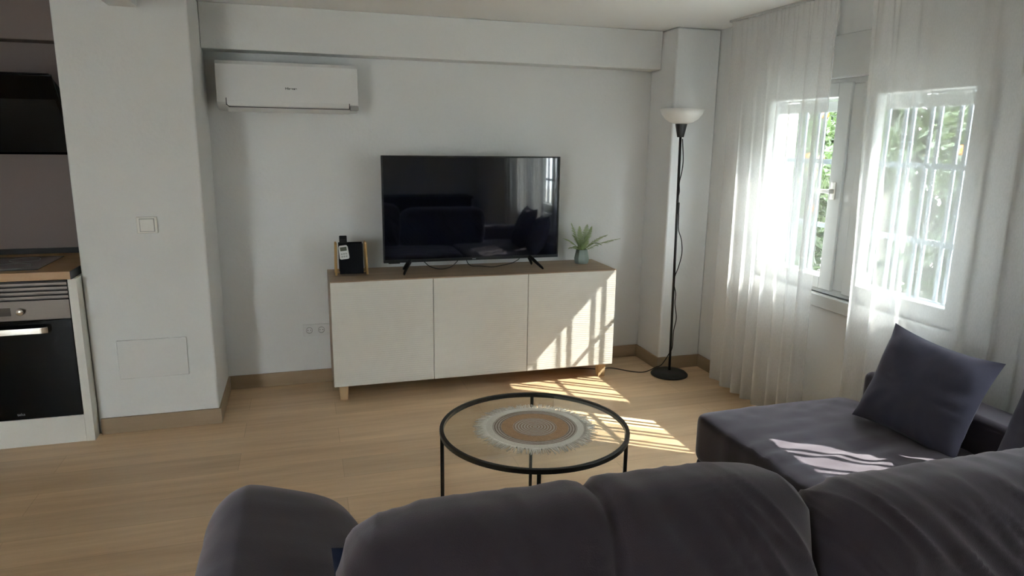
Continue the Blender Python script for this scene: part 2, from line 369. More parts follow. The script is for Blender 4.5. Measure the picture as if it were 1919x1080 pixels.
# ------------------------------------------------------------------ outdoors
struct('ground', MB().box((-14, -20, -.25), (14, 12, -.15)), GROUND, 'pale paving outside the window', 'ground')
def leaves(n, fn, size, rnd):
    mb = MB()
    for _ in range(n):
        p, nrm = fn(rnd); a = rnd.uniform(0, 6.28); s = size*rnd.uniform(.6, 1.3)
        q = Vector((rnd.gauss(0, 1), rnd.gauss(0, 1), rnd.gauss(0, .8))).normalized()
        u = q.orthogonal().normalized(); v = q.cross(u); u, v = u*math.cos(a)+v*math.sin(a), v*math.cos(a)-u*math.sin(a)
        mb.add([p-u*s, p+v*s*.38+q*s*.12, p+u*s, p-v*s*.38+q*s*.12], [(0, 1, 2, 3)])
    return mb
def orange_tree(x, y, h, rad, label, seed):
    r = random.Random(seed); t = thing('orange_tree', (x, y, -.15), label, 'tree', group='orange trees outside the window')
    MB().tube([(0, 0, 0), (.02, .02, .5), (0, .03, 1.0), (.03, 0, h-.3)], [.07, .055, .045, .02]).build('trunk', BARK, t)
    blobs = [(Vector((r.uniform(-.5, .5)*rad, r.uniform(-.8, .8)*rad, h*.55+r.uniform(-.5, .6)*rad)), rad*r.uniform(.4, .6)) for _ in range(10)]
    def f(q):
        c, R = q.choice(blobs); d = Vector((q.gauss(0, 1), q.gauss(0, 1), q.gauss(0, 1))).normalized(); return c+d*R*q.uniform(.55, 1.05), d
    leaves(5200, f, .055, r).build('foliage', LEAF, t)
    for k in range(14):
        c, R = r.choice(blobs); d = Vector((-abs(r.gauss(0, 1))-.3, r.gauss(0, 1), r.gauss(0, .6))).normalized(); p = c+d*R*1.0
        pr = [(math.sin(math.pi*i/8)*.037, -math.cos(math.pi*i/8)*.036) for i in range(9)]
        MB().lathe(pr, p, 14).build('orange', ORANGE, t)
orange_tree(4.9, -.85, 2.5, .70, 'orange tree seen through the right pane, nearest the shutter strap', 1)
orange_tree(4.9, 1.15, 2.6, .70, 'orange tree seen through the middle of the window', 2)
orange_tree(5.0, 3.15, 2.6, .70, 'orange tree seen through the left pane beside the lamp', 3)
orange_tree(4.9, -3.2, 2.6, .75, 'orange tree outside the second window', 4)
r = random.Random(5)
hb = leaves(26000, lambda q: (Vector((q.uniform(6.3, 7.2), q.uniform(-7, 8), q.uniform(-.1, 3.6))), None), .15, r)
tag(hb.build('hedge', LEAF2), 'tall leafy hedge behind the orange trees', 'hedge', kind='stuff')

# ------------------------------------------------------------------ television cabinet
FX = -.4174; cab = thing('tv_cabinet', (0, 0, 0), 'long low sideboard with three cream wave-embossed doors and oak top under the television', 'sideboard')
MB().box((0, FX+.018, .10), (1.8, -.012, .724)).build('carcass', OAK, cab, bevel=.001)
MB().box((0, FX+.0, .7245), (1.8, -.012, .742)).build('top', OAK, cab, bevel=.001)
for i in range(3):
    MB().box((.6*i+.0015, FX-.002, .102), (.6*i+.5985, FX+.0165, .7235+.012)).build('door', CREAM, cab, bevel=.003)
for x in (.03, 1.72):
    for y in (FX+.045, -.10):
        MB().add([(x, y, .10), (x+.055, y, .10), (x+.055, y+.055, .10), (x, y+.055, .10), (x+.004, y+.004, 0), (x+.05, y+.004, 0), (x+.05, y+.05, 0), (x+.004, y+.05, 0)],
                 [(0, 1, 2, 3), (7, 6, 5, 4), (0, 4, 5, 1), (1, 5, 6, 2), (2, 6, 7, 3), (3, 7, 4, 0)]).build('leg', PINE, cab, bevel=.002)
CT = .742

# ------------------------------------------------------------------ television
tv = thing('television', (.901, -.2, CT), 'large flat black television standing on the cream sideboard', 'television')
TW, Z0, Z1 = .569, .06, .711
MB().box((-TW, -.005, Z0), (TW, .022, Z1)).build('screen_housing', BEZEL, tv, bevel=.003)
MB().box((-TW+.06, .0215, Z0+.05), (TW-.06, .065, Z0+.42)).build('rear_housing', BPLASTIC, tv, bevel=.01)
mb = MB(); b = .009; y0, y1 = -.012, -.004
mb.box((-TW, y0, Z0), (TW, y1, Z0+.018)).box((-TW, y0, Z1-b), (TW, y1, Z1)).box((-TW, y0, Z0+.018), (-TW+b, y1, Z1-b)).box((TW-b, y0, Z0+.018), (TW, y1, Z1-b))
MB.build(mb, 'bezel', BEZEL, tv, bevel=.0015)
MB().box((-TW+b, -.0075, Z0+.018), (TW-b, -.0035, Z1-b)).build('screen', SCREEN, tv)
mb = MB().box((-.012, -.0128, Z0+.0065), (.012, -.0118, Z0+.0115)); mb.build('maker_mark', SILVER, tv)
MB().box((-TW+.03, -.010, Z0-.006), (-TW+.10, .006, Z0+.002)).build('sensor_housing', BEZEL, tv, bevel=.002)
for s, dx in ((-1, -.405), (1, .375)):
    m2 = MB()
    for ye, xe in ((-.112, s*.055), (.055, s*.035)):
        p0 = Vector((dx, .006+(-.012 if ye < 0 else .012), Z0+.01)); p1 = Vector((dx+xe, ye, .0075))
        m2.tube([p0, p0.lerp(p1, .5), p0.lerp(p1, .93), (p1.x+.0, p1.y+(-.006 if ye < 0 else .006), .006)], [.013, .010, .008, .0055], 8)
    m2.build('foot', BPLASTIC, tv)
def cable(name, pts, rad, label, cat='cable', parent=None, m=CORD):
    o = MB().tube(spline(pts), rad, 8).build(name, m, parent)
    if label: tag(o, label, cat)
    return o
cable('power_cable', [(.56, -.15, CT+.075), (.592, -.15, CT+.05), (.63, -.155, CT+.018), (.694, -.17, CT+.003), (.76, -.16, CT+.012), (.805, -.15, CT+.045), (.82, -.147, CT+.075)], .0028, 'black cable sagging in a loop below the left half of the television')
cable('signal_cable', [(.866, -.146, CT+.075), (.872, -.15, CT+.035), (.90, -.155, CT+.013), (.96, -.16, CT+.010), (1.03, -.172, CT+.003), (1.09, -.16, CT+.008), (1.17, -.15, CT+.02), (1.22, -.15, CT+.045), (1.235, -.147, CT+.075)], .0025, 'black cable running below the right half of the television')

# ------------------------------------------------------------------ bamboo holder, remotes
hd = thing('remote_holder', (.137, -.2, CT), 'small bamboo stand with a black canvas pocket on the sideboard left end', 'holder')
for s in (-1, 1):
    mb = MB(); x = s*.087
    mb.tube([(x+s*.004, -.055, .004), (x, -.03, .19)], .0065, 8).tube([(x+s*.004, .055, .004), (x, .03, .19)], .0065, 8)
    mb.tube([(x, -.036, .192), (x, .036, .192)], .0065, 8).tube([(x+s*.003, -.05, .024), (x+s*.003, .05, .024)], .005, 8)
    mb.build('side_frame', BAMBOO, hd)
mb = MB().tube([(-.092, -.044, .022), (.092, -.044, .022)], .0045, 8).tube([(-.092, .044, .022), (.092, .044, .022)], .0045, 8); mb.build('cross_rod', BAMBOO, hd)
mb = MB(); o = [(-.036, .192), (-.052, .012), (.052, .012), (.036, .192), (.032, .192), (.046, .02), (-.046, .02), (-.032, .192)]
mb.prism(o, 'x', -.070, .070); mb.box((-.070, -.046, .016), (-.067, .046, .15)).box((.067, -.046, .016), (.070, .046, .15))
mb.build('pocket', BFABRIC, hd, bevel=.002)
rm = thing('remote_control', (.095, -.205, CT+.021), 'black remote control standing upright in the canvas pocket', 'remote')
rm.rotation_euler = (math.radians(-4), 0, 0)
MB().box((-.022, -.009, 0), (.022, .009, .215)).build('body', BPLASTIC, rm, bevel=.004)
mb = MB()
for i in range(3):
    for j in range(6): mb.box((-.015+i*.011, -.0105, .12+j*.013), (-.008+i*.011, -.009, .128+j*.013))
mb.build('button', BEZEL, rm)
ar = thing('thermostat_remote', (.098, -.2525, CT+.102), 'small white remote with grey display clipped to the black canvas pocket', 'remote')
ar.rotation_euler = (math.radians(-5), math.radians(-6), 0)
pr = [(-.028, .006), (-.022, 0), (.022, 0), (.029, .006), (.027, .072), (.021, .083), (-.021, .083), (-.027, .072)]
MB().prism(pr, 'y', -.010, .006).build('body', ACW, ar, bevel=.003)
MB().box((-.019, -.0115, .050), (.019, -.0098, .073)).build('display', LCD, ar)
for i in range(3):
    for j in range(2): MB().box((-.018+i*.013, -.012, .012+j*.016), (-.009+i*.013, -.0098, .021+j*.016)).build('button', ACG, ar, bevel=.001)

# ------------------------------------------------------------------ fern
pl = thing('potted_fern', (1.665, -.15, CT), 'small pale green fern in a faceted sage pot on the sideboard right end', 'plant')
mb = MB(); N = 8; rings = [(.043, 0), (.0505, .012), (.054, .035), (.040, .096), (.036, .096), (.034, .082)]
mb.lathe(rings, seg=N, smooth=False); mb.add([(.043*math.cos(2*math.pi*i/N), .043*math.sin(2*math.pi*i/N), .0005) for i in range(N)], [tuple(range(N))[::-1]])
mb.build('pot', SAGE, pl, bevel=.0015)
MB().lathe([(.0001, .082), (.036, .080)], seg=16).build('soil', SOIL, pl)
def frond(az, L, lift, droop, r):
    mb = MB(); pts = []; n = 23; d = Vector((math.cos(az), math.sin(az), 0))
    for i in range(n+1):
        t = i/n; pts.append(d*(.008+L*t*math.cos(lift))+Vector((0, 0, .082+L*math.sin(lift)*t-droop*t*t*L)))
    mb.tube(pts, [.0016*(1-.7*i/n) for i in range(n+1)], 5)
    side = Vector((-d.y, d.x, 0))
    for i in range(3, n+1):
        for k in (0,):
            t = min(1, (i+k)/n); p = pts[min(i, n)] if k == 0 else (pts[i]+pts[min(i+1, n)])/2
            tt = (pts[i]-pts[i-1]).normalized(); up = side.cross(tt)
            l = .030*math.sin(math.pi*min(1, t*.85+.12))+.004
            for s in (-1, 1):
                dr = (side*s*1.0+tt*.55+up*r.uniform(.0, .5)).normalized(); wv = tt*.0028
                mb.add([p-wv, p+dr*l*.5-wv*.9+up*.001, p+dr*l, p+dr*l*.5+wv*1.2, p+wv], [(0, 1, 2, 3, 4)])
    return mb
r = random.Random(3)
for az, L, lift, dr in ((2.9, .17, .85, .35), (2.3, .20, 1.15, .15), (3.6, .14, .6, .4), (1.7, .16, 1.35, .1), (-1.5, .13, 1.1, .4), (.9, .20, 1.0, .15), (.1, .225, .72, .3), (-.3, .25, .50, .2), (-.75, .17, .9, .5), (2.95, .19, 1.2, .45), (.3, .19, 1.15, .2), (-2.5, .13, .8, .5), (-1.0, .12, 1.3, .2), (1.3, .15, .8, .4)):
    frond(az, L*1.14, min(1.4, lift*1.08), dr, r).build('frond', FERN, pl)

# ------------------------------------------------------------------ air conditioner
ac = thing('air_conditioner', (-.17, 0, 1.70), 'white wall-mounted split air conditioner below the ceiling beam', 'air conditioner')
W2 = .382
prof = [(0, .262), (-.16, .262), (-.195, .254), (-.208, .235), (-.213, .12), (-.213, .045), (-.200, .02), (-.165, .002), (-.10, -.004), (-.03, .012), (0, .02)]
MB().prism(prof, 'x', -W2, W2).build('body', ACW, ac, bevel=.006, seg=3)
fp = [(-.196, .259), (-.214, .24), (-.2185, .12), (-.2185, .036), (-.214, .036), (-.214, .12), (-.209, .236), (-.192, .254)]
MB().prism(fp, 'x', -W2+.002, W2-.002).build('front_panel', ACW, ac, bevel=.002)
fl = [(-.2195, .045), (-.2175, .020), (-.196, .004), (-.150, -.012), (-.146, -.007), (-.192, .010), (-.2125, .023), (-.2135, .045)]
MB().prism(fl, 'x', -W2+.052, W2-.055).build('air_flap', ACW, ac, bevel=.001)
mb = MB(); xa, xb = -W2+.052, W2-.055
mb.box((xa-.004, -.2205, .022), (xa, -.2125, .06)).box((xb, -.2205, .015), (xb+.004, -.2125, .045)).tube([(xa-.002, -.2195, .026), (xa+.012, -.217, .0125)], .002, 6).tube([(xa+.01, -.217, .0125), (xb+.002, -.217, .0125)], .0022, 6)
mb.build('flap_gap', DARKLINE, ac)
e = MB().box((W2-.05, -.217, .006), (W2-.0015, -.12, .034)).build('end_cap', ACG, ac, bevel=.006, seg=3); e['label'] = 'grey lower right corner cap'
text_mesh('lettering', 'Hisense', .021, LOGO, Matrix.Translation((.012, -.2192, .118)) @ Matrix.Rotation(math.pi/2, 4, 'X') @ Matrix.Diagonal((.95, .8, 1, 1)), ac, bold=.0006)

# ------------------------------------------------------------------ wall plates
sw = thing('light_switch', (-.889, YP, 1.105), 'square white light switch on the pier', 'switch')
MB().box((-.048, -.012, -.042), (.048, 0, .042)).build('frame', SWP, sw, bevel=.004)
MB().box((-.034, -.0135, -.034), (.036, -.0115, .034)).build('inner_frame', ACG, sw, bevel=.001)
mb = MB().box((-.031, -.019, -.031), (.033, -.013, .031)); mb.build('rocker', SWP, sw, bevel=.003)
ap = MB().box((-1.087, YP-.012, .297), (-.754, YP, .506)).build('access_cover', ACW, bevel=.004)
tag(ap, 'flat white rectangular access cover low on the pier', 'cover plate')
sk = thing('wall_socket', (-.088, 0, .352), 'double white wall socket plate beside the left end of the sideboard', 'socket')
MB().box((-.075, -.008, -.038), (.148, 0, .038)).build('plate', ACW, sk, bevel=.003)
for x in (-.037, .037, .110):
    s = MB().lathe([(.0001, -.001), (.017, -.001), (.0175, .0055), (.020, .0055), (.020, 0)], seg=24)
    s.v = [(p[0]+x, -.008-p[2], p[1]) for p in s.v]; s.f = [q[::-1] for q in s.f]
    c = s.build('socket_well', DARKLINE if False else ACG, sk)
    for k in (-1, 1): MB().box((x+k*.009-.0025, -.0085, -.0025), (x+k*.009+.0025, -.0065, .0025)).build('pin_hole', DARKLINE, c)

# ------------------------------------------------------------------ floor lamp
LX, LY = 2.213, -.452
lp = thing('floor_lamp', (LX, LY, 0), 'tall thin black floor lamp with white bowl shade in the corner', 'lamp')
MB().lathe([(.0001, .034), (.03, .034), (.075, .030), (.112, .021), (.124, .010), (.124, .004), (.118, 0), (.0001, 0)], seg=48).build('base', BLACK, lp)
MB().tube([(0, 0, .03), (-.012, 0, .85), (-.027, 0, 1.60)], .0085, 10).build('pole', BLACK, lp)
hx = -.027
MB().lathe([(.0001, 1.585), (.020, 1.585), (.0215, 1.588), (.038, 1.668), (.036, 1.672), (.0001, 1.672)], (hx, 0, 0), 32).build('lamp_socket', BLACK, lp)
MB().lathe([(.034, 1.666), (.070, 1.676), (.103, 1.697), (.126, 1.726), (.137, 1.757), (.133, 1.758), (.122, 1.729), (.100, 1.702), (.068, 1.682), (.0001, 1.672)], (hx, 0, 0), 48).build('lamp_shade', LAMPG, lp)
pts = [(hx+.01, -.009, 1.575), (hx+.024, -.01, 1.45), (hx+.02, -.01, 1.37), (hx+.006, -.012, 1.30), (hx+.010, -.012, 1.24), (hx-.002, -.013, 1.18), (-.012, -.013, 1.10), (-.006, -.012, 1.0), (.020, -.012, .93), (.032, -.01, .84), (.012, -.012, .75), (-.010, -.013, .69), (-.012, -.013, .63), (.004, -.012, .57), (.004, -.011, .50), (.020, -.012, .40), (.006, -.012, .31), (.004, -.012, .2), (-.01, .0, .15), (-.05, .02, .07), (-.075, .05, .045)]
MB().tube(spline(pts, 6), .0032, 7).build('cord', CORD, lp)
MB().box((hx-.006, -.026, 1.10), (hx+.012, -.010, 1.175)).build('inline_switch', BPLASTIC, lp, bevel=.004)
MB().tube(spline([(-.075, .05, .045), (-.125, .075, .012), (-.17, .085, .004), (-.23, .12, .004), (-.33, .22, .004), (-.42, .22, .004), (-.50, .25, .004), (-.64, .31, .004), (-.80, .36, .004)], 6), .0032, 7).build('floor_cord', CORD, lp)

# ------------------------------------------------------------------ coffee table
TX, TY, TZ, TR = .706, -2.02, .45, .372
ct = thing('coffee_table', (TX, TY, 0), 'round glass coffee table with thin black metal frame', 'table')
MB().lathe([(TR, TZ), (TR, TZ-.018), (TR-.016, TZ-.018), (TR-.016, TZ)], seg=96, closed=True, smooth=False).build('rim', BLACK, ct, bevel=.002)
MB().lathe([(.0001, TZ-.003), (TR-.0165, TZ-.003), (TR-.0165, TZ-.009), (.0001, TZ-.009)], seg=96, smooth=False).build('glass_top', TGLASS, ct)
for k, a in enumerate((math.radians(73), math.radians(-106), math.radians(-197), math.radians(-18))):
    R = TR-.008; cx, cy = R*math.cos(a), R*math.sin(a)
    M = Matrix.Translation((cx, cy, 0)) @ Matrix.Rotation(a, 4, 'Z')
    MB().box((-.007, -.007, 0), (.007, .007, TZ-.018), M).build('leg', BLACK, ct, bevel=.001)
# placemat
PX, PY = .703, -2.035
pm = thing('placemat', (PX, PY, TZ-.0028), 'round woven jute placemat with white fringe on the glass table', 'placemat')
def disc(r0, r1, z0, z1, seg=96): 
    return MB().lathe([(max(r0, .0001), z1), (r1, z1), (r1, z0), (max(r0, .0001), z0)], seg=seg, smooth=False, closed=r0 > 0)
def ring_mat(name, ca, cb, freq, phase=0, radial=0, kfreq=0):
    m = bpy.data.materials.new(name); m.use_nodes = True; nt = m.node_tree; N = nt.nodes; L = nt.links
    b = N['Principled BSDF']; b.inputs['Roughness'].default_value = .9
    tc = N.new('ShaderNodeTexCoord'); wv = N.new('ShaderNodeTexWave'); wv.wave_type = 'RINGS'; wv.rings_direction = 'Z'; wv.inputs['Scale'].default_value = freq
    wv.inputs['Distortion'].default_value = 2.2; wv.inputs['Detail'].default_value = 2; wv.inputs['Detail Scale'].default_value = 26; wv.inputs['Phase Offset'].default_value = phase
    n = N.new('ShaderNodeTexNoise'); n.inputs['Scale'].default_value = 120; n.inputs['Detail'].default_value = 3
    L.new(tc.outputs['Object'], wv.inputs['Vector']); L.new(tc.outputs['Object'], n.inputs['Vector'])
    ad = N.new('ShaderNodeMath'); ad.operation = 'MULTIPLY_ADD'; ad.inputs[1].default_value = .9; L.new(n.outputs['Fac'], ad.inputs[0]); L.new(wv.outputs['Fac'], ad.inputs[2])
    rp = N.new('ShaderNodeMapRange'); rp.inputs[1].default_value = .7; rp.inputs[2].default_value = 1.15; L.new(ad.outputs[0], rp.inputs[0])
    mx = N.new('ShaderNodeMix'); mx.data_type = 'RGBA'; mx.inputs[6].default_value = ca; mx.inputs[7].default_value = cb
    L.new(rp.outputs[0], mx.inputs[0]); L.new(mx.outputs[2], b.inputs['Base Color'])
    bp = N.new('ShaderNodeBump'); bp.inputs['Strength'].default_value = .5; bp.inputs['Distance'].default_value = .003
    L.new(n.outputs['Fac'], bp.inputs['Height']); L.new(bp.outputs[0], b.inputs['Normal']); return m
RC = ring_mat('centre_crochet', (.36, .23, .15, 1), (.62, .56, .48, 1), 27)
RO = ring_mat('outer_crochet', (.24, .17, .13, 1), (.58, .53, .46, 1), 30)
MB().lathe([(.0001, .006), (.086, .006), (.086, 0)], seg=64, smooth=False).build('centre', RC, pm)
disc(.086, .132, 0, .0055).build('jute_band', JUTE, pm)
disc(.132, .166, 0, .005).build('outer_band', RO, pm)
disc(.166, .196, 0, .006).build('white_band', COTTON, pm)
r = random.Random(11); mb = MB()
for i in range(330):
    a = 2*math.pi*(i+r.uniform(-.3, .3))/330; a2 = a+r.uniform(-.05, .05)+.03*math.sin(i*.21); R1 = r.uniform(.222, .245)
    mb.tube([(.192*math.cos(a), .192*math.sin(a), .0045), (.207*math.cos((a+a2)/2), .207*math.sin((a+a2)/2), .005+r.uniform(0, .003)), (R1*math.cos(a2), R1*math.sin(a2), .002+r.uniform(0, .002))], [.0023, .0022, .0012], 5)
mb.build('fringe', COTTON, pm)

# ------------------------------------------------------------------ kitchen
YK = -.62; PR = -1.2135; PL = -1.252
ep = MB().box((PL, YK, 0), (PR, -.02, .855)).build('end_panel', WHITE, bevel=.001)
tag(ep, 'narrow white end panel between the oven and the pier', 'panel')
wt = thing('worktop', (-2.3, -.3, .855), 'light wood kitchen worktop above the oven', 'worktop')
MB().box((-1.1, YK+.3-.012, 0), (1.066, .3, .04)).build('board', BUTCHER, wt, bevel=.001)
MB().box((1.066, YK+.3-.012, 0), (1.070, .3, .04)).build('end_cap', CAPG, wt)
us = MB().box((XL, -.015, .895), (XPL-.002, 0, .925)).build('worktop_upstand', BPLASTIC); tag(us, 'thin black upstand strip behind the hob', 'upstand')
hob = thing('hob', (-1.68, -.37, .895), 'flat black ceramic hob in the wood worktop', 'hob')
MB().box((-.29, -.19, 0), (.29, .22, .006)).build('glass_plate', HOB, hob, bevel=.002)
for x, y, R in ((-.14, -.09, .07), (.14, -.09, .09), (-.14, .11, .09), (.14, .11, .07)):
    MB().lathe([(R, .0061), (R, .0066), (R-.003, .0066), (R-.003, .0061)], (x, y, 0), 40, False, True).build('cooking_zone', ACG, hob)
ov = thing('built_in_oven', (-1.553, YK, .148), 'black glass built-in oven with steel control panel', 'oven')
OW = .298
MB().box((-OW, .02, 0), (OW, .5, .70)).build('body', CAPG, ov)
MB().box((-OW, 0, .0), (OW, .02, .505)).build('door', OVGLASS, ov, bevel=.002)
MB().box((-OW, 0, .508), (OW, .02, .607)).build('control_panel', STEEL, ov, bevel=.002)
MB().box((-.075, -.0012, .535), (.045, .001, .575)).build('display', SCREEN, ov)
for x in (-.155, .088):
    s = MB().lathe([(.0001, .022), (.015, .022), (.017, .019), (.017, 0)], seg=28); s.v = [(p[0]+x, -p[2], p[1]+.555) for p in s.v]; s.f = [q[::-1] for q in s.f]
    s.build('knob', STEELL, ov)
mb = MB()
hp = [(-.205, -.002), (-.20, -.030), (-.17, -.042), (0, -.046), (.17, -.042), (.20, -.030), (.205, -.002)]
ins = [(x*.93, y+.007) for x, y in hp][::-1]
mb.prism(hp+[(.19, -.002), (.188, -.022), (.165, -.033), (0, -.037), (-.165, -.033), (-.188, -.022), (-.19, -.002)], 'z', .448, .478)
mb.build('handle', STEELL, ov, bevel=.002)
text_mesh('lettering', 'teka', .020, SILVER, Matrix.Translation((.028, -.0005, .027)) @ Matrix.Rotation(math.pi/2, 4, 'X'), ov)
mb = MB()
for i in range(4): mb.box((-OW, 0, .612+i*.022), (OW, .02, .628+i*.022))
vg = mb.build('vent_grille', STEEL, ov, bevel=.002)
MB().box((-OW, .012, .607), (OW, .02, .70)).build('vent_recess', DARKLINE, ov)
pk = MB().box((XL+.02, YK+.004, 0), (PL-.002, YK+.022, .145)).build('plinth', WHITE, bevel=.001); tag(pk, 'white plinth board under the oven', 'plinth')
kc = thing('base_cabinet', (-2.6, YK, .148), 'white kitchen base cabinet left of the oven', 'cabinet')
MB().box((-.74, .02, 0), (.74, .58, .70)).build('body', WHITE, kc)
for x in (-.74, .001): MB().box((x+.002, 0, 0), (x+.737, .018, .70)).build('door', WHITE, kc, bevel=.002)
hood = thing('extractor_hood', (-1.56, 0, 1.44), 'black slanted extractor hood above the hob', 'hood')
MB().prism([(-.02, .02), (-.22, .02), (-.455, .385), (-.44, .40), (-.20, .30), (-.02, .30)], 'x', -.285, .285).build('body', BPLASTIC, hood, bevel=.003)
MB().prism([(-.185, .005), (-.465, .385), (-.458, .392), (-.178, .012)], 'x', -.30, .30).build('glass_panel', OVGLASS, hood, bevel=.001)

# ------------------------------------------------------------------ soft shapes
def soft_box(name, size, m, parent, loc=(0, 0, 0), rot=None, e=4.0, wr=None, n=56, squash=None, ex=None):
    """rounded puffy box: superellipsoid surface with wrinkles; size = full dims"""
    mb = MB(); faces = []; vid = {}; V = []
    def vert(p):
        k = (round(p[0], 5), round(p[1], 5), round(p[2], 5))
        if k not in vid: vid[k] = len(V); V.append(p)
        return vid[k]
    for ax in range(3):
        for s in (-1, 1):
            for i in range(n):
                for j in range(n):
                    q = []
                    for a, b in ((i, j), (i+1, j), (i+1, j+1), (i, j+1)):
                        u, v = math.sin((a/n-.5)*math.pi*.999)*.5+ (a/n-.5)*1.0, math.sin((b/n-.5)*math.pi*.999)*.5+(b/n-.5)*1.0
                        p = [0, 0, 0]; p[ax] = s; p[(ax+1) % 3] = u; p[(ax+2) % 3] = v; q.append(vert(tuple(p)))
                    faces.append(tuple(q) if s > 0 else tuple(q[::-1]))
    E = ex or (e, e, e); out = []
    for p in V:
        x, y, z = p
        # project to superellipsoid by radial scale
        def g(t): return abs(x*t)**E[0]+abs(y*t)**E[1]+abs(z*t)**E[2]-1
        lo, hi = .3, 1.0
        for _ in range(22):
            mid = (lo+hi)/2
            if g(mid) > 0: hi = mid
            else: lo = mid
        P = Vector((x*lo*size[0]/2, y*lo*size[1]/2, z*lo*size[2]/2))
        nn = Vector((math.copysign(abs(x*lo)**(E[0]-1), x)/size[0], math.copysign(abs(y*lo)**(E[1]-1), y)/size[1], math.copysign(abs(z*lo)**(E[2]-1), z)/size[2])).normalized()
        if squash: P = squash(P, Vector(p))
        if wr: P = P+nn*wr(P)
        out.append(P)
    M = Matrix.Translation(loc) @ (rot.to_4x4() if rot else Matrix.Identity(4))
    mb.add([M @ p for p in out], faces, True)
    return mb.build(name, m, parent)
def nz(x, y, z, o=0): return noise.noise(Vector((x+o, y+o*1.7, z-o)))
def ridged(v): return (1-abs(v)*2.2)

sofa = thing('sofa', (0, -3.6, 0), 'dark grey corner sofa with chaise seen from behind', 'sofa')
def sp(x, y, z): return (x, y+3.6, z)
# plinth / frames
MB().box(sp(-.02, -3.50, .06), sp(2.19, -2.72, .26)).build('base', SOFA, sofa, bevel=.02, seg=3)
MB().box(sp(1.425, -2.75, .07), sp(2.19, -2.045, .24)).build('chaise_base', SOFA, sofa, bevel=.02, seg=3)
def wr_seat(P): return .006*ridged(nz(P.x*5+P.y*3, P.y*9, P.z*3, 3))+.004*nz(P.x*14, P.y*16, P.z*5, 1)
soft_box('seat_cushion', (1.45, .78, .22), SOFA, sofa, sp(.69, -3.06, .33), e=8, wr=wr_seat, n=40)
def wr_ch(P):
    d = math.hypot(P.x-.02, P.y-.31); w = .011*max(0, ridged(nz(P.x*2.2+P.y*1.0, P.y*9-P.x*3, 0, 5)))**2*max(0, 1-abs(P.y-.25)*1.3)
    return w-.020*math.exp(-(d/.085)**2)+.003*nz(P.x*12, P.y*14, 0, 9)
soft_box('chaise_cushion', (.80, 1.56, .21), SOFA, sofa, sp(1.803, -2.815, .343), ex=(18, 24, 9), wr=wr_ch, n=56)
MB().box(sp(2.185, -3.55, .05), sp(2.375, -2.115, .585)).build('side_arm', SOFA, sofa, bevel=.035, seg=5)
MB().box(sp(-.34, -3.68, .05), sp(2.375, -3.52, .60)).build('back_frame', SOFA, sofa, bevel=.04, seg=5)
def sq_arm(P, q):
    t = P.x/.40+.5; P.z -= max(0, t-.25)*.13*(1 if P.z > 0 else 0); return P
soft_box('armrest', (.42, 1.10, .66), SOFA, sofa, sp(-.20, -3.06, .33), ex=(4, 7, 5), squash=sq_arm, wr=lambda P: .005*nz(P.x*5, P.y*7, P.z*5, 2)+.003*ridged(nz(P.x*3, P.y*12, P.z*4, 7)), n=48)
def wr_back(seed, tilt):
    def f(P):
        a = P.x*9+P.z*tilt*9; w = ridged(nz(a, P.z*2.2, P.y*2, seed)); fall = .35+.65*min(1, max(0, (P.z+.22)/.3))
        
        top = 1-.75*min(1, max(0, (P.z-.12)/.12))
        v2 = ridged(nz(P.x*15+P.z*tilt*14, P.z*3, P.y*2, seed+11))
        return (.013*max(0, w)**3*fall+.010*max(0, v2)**2.5)*top+.003*nz(P.x*16+P.z*tilt*8, P.z*6, 0, seed+4)
    return f
tiltb = Matrix.Rotation(math.radians(-10), 3, 'X')
c1 = wr_back(2, .6); c2 = wr_back(8, .9)
def crease(P):
    d = P.x-.02-.10*max(0, -P.z+.1)
    return c1(P)-.022*math.exp(-(d/.016)**2)
for nm, x, y, z, wd, fn, zr in (('l', .375, -3.33, .645, .94, crease, 0), ('r', 1.315, -3.37, .588, .92, c2, .5)):
    o = soft_box('back_cushion', (wd, .26, .50), SOFA, sofa, sp(x, y, z), tiltb, ex=(8, 2.8, 4.5), wr=fn, n=72)
for k in range(4):
    x, y = ((.02, -3.5), (2.12, -3.5), (.02, -2.78), (2.12, -2.1))[k]
    MB().box(sp(x, y, 0), sp(x+.05, y+.05, .07)).build('foot', BPLASTIC, sofa)

# ------------------------------------------------------------------ throw pillows
def pillow(name, w, h, th, m, M, label, cat='pillow', group=None, seed=0):
    n = 34; mb = MB()
    for s in (1, -1):
        v = []; f = []
        for i in range(n+1):
            for j in range(n+1):
                u, t = 2*i/n-1, 2*j/n-1
                bulge = ((1-abs(u)**2.6)*(1-abs(t)**2.6))**.62
                pin = 1-.08*(1-abs(t)**2)*abs(u)**3; pit = 1-.11*(1-abs(u)**2)*abs(t)**3
                x = u*w/2*pin; z = t*h/2*pit
                ang = math.atan2(t, u)
                wrk = .008*nz(x*13, z*13, s*3, seed)+.014*ridged(nz(ang*3.0, math.hypot(u, t)*1.2, s, seed+3))*min(1, math.hypot(u, t))*bulge
                y = s*(th/2*bulge+wrk*min(1, bulge*2))
                v.append((x, y, z))
        for i in range(n):
            for j in range(n):
                a = i*(n+1)+j; q = (a, a+1, a+n+2, a+n+1); f.append(q if s > 0 else q[::-1])
        mb.add([M @ Vector(p) for p in v], f, True)
    M0 = M.translation.copy(); mb.v = [tuple(Vector(p)-M0) for p in mb.v]
    o = mb.build(name, m); o.location = M0
    return tag(o, label, cat, group)
def pose(cx, cy, cz, face, lean, roll=0):
    # face: azimuth the pillow normal (+y local) points to; lean backwards; roll in plane
    return Matrix.Translation((cx, cy, cz)) @ Matrix.Rotation(face-math.pi/2, 4, 'Z') @ Matrix.Rotation(lean, 4, 'X') @ Matrix.Rotation(roll, 4, 'Y')
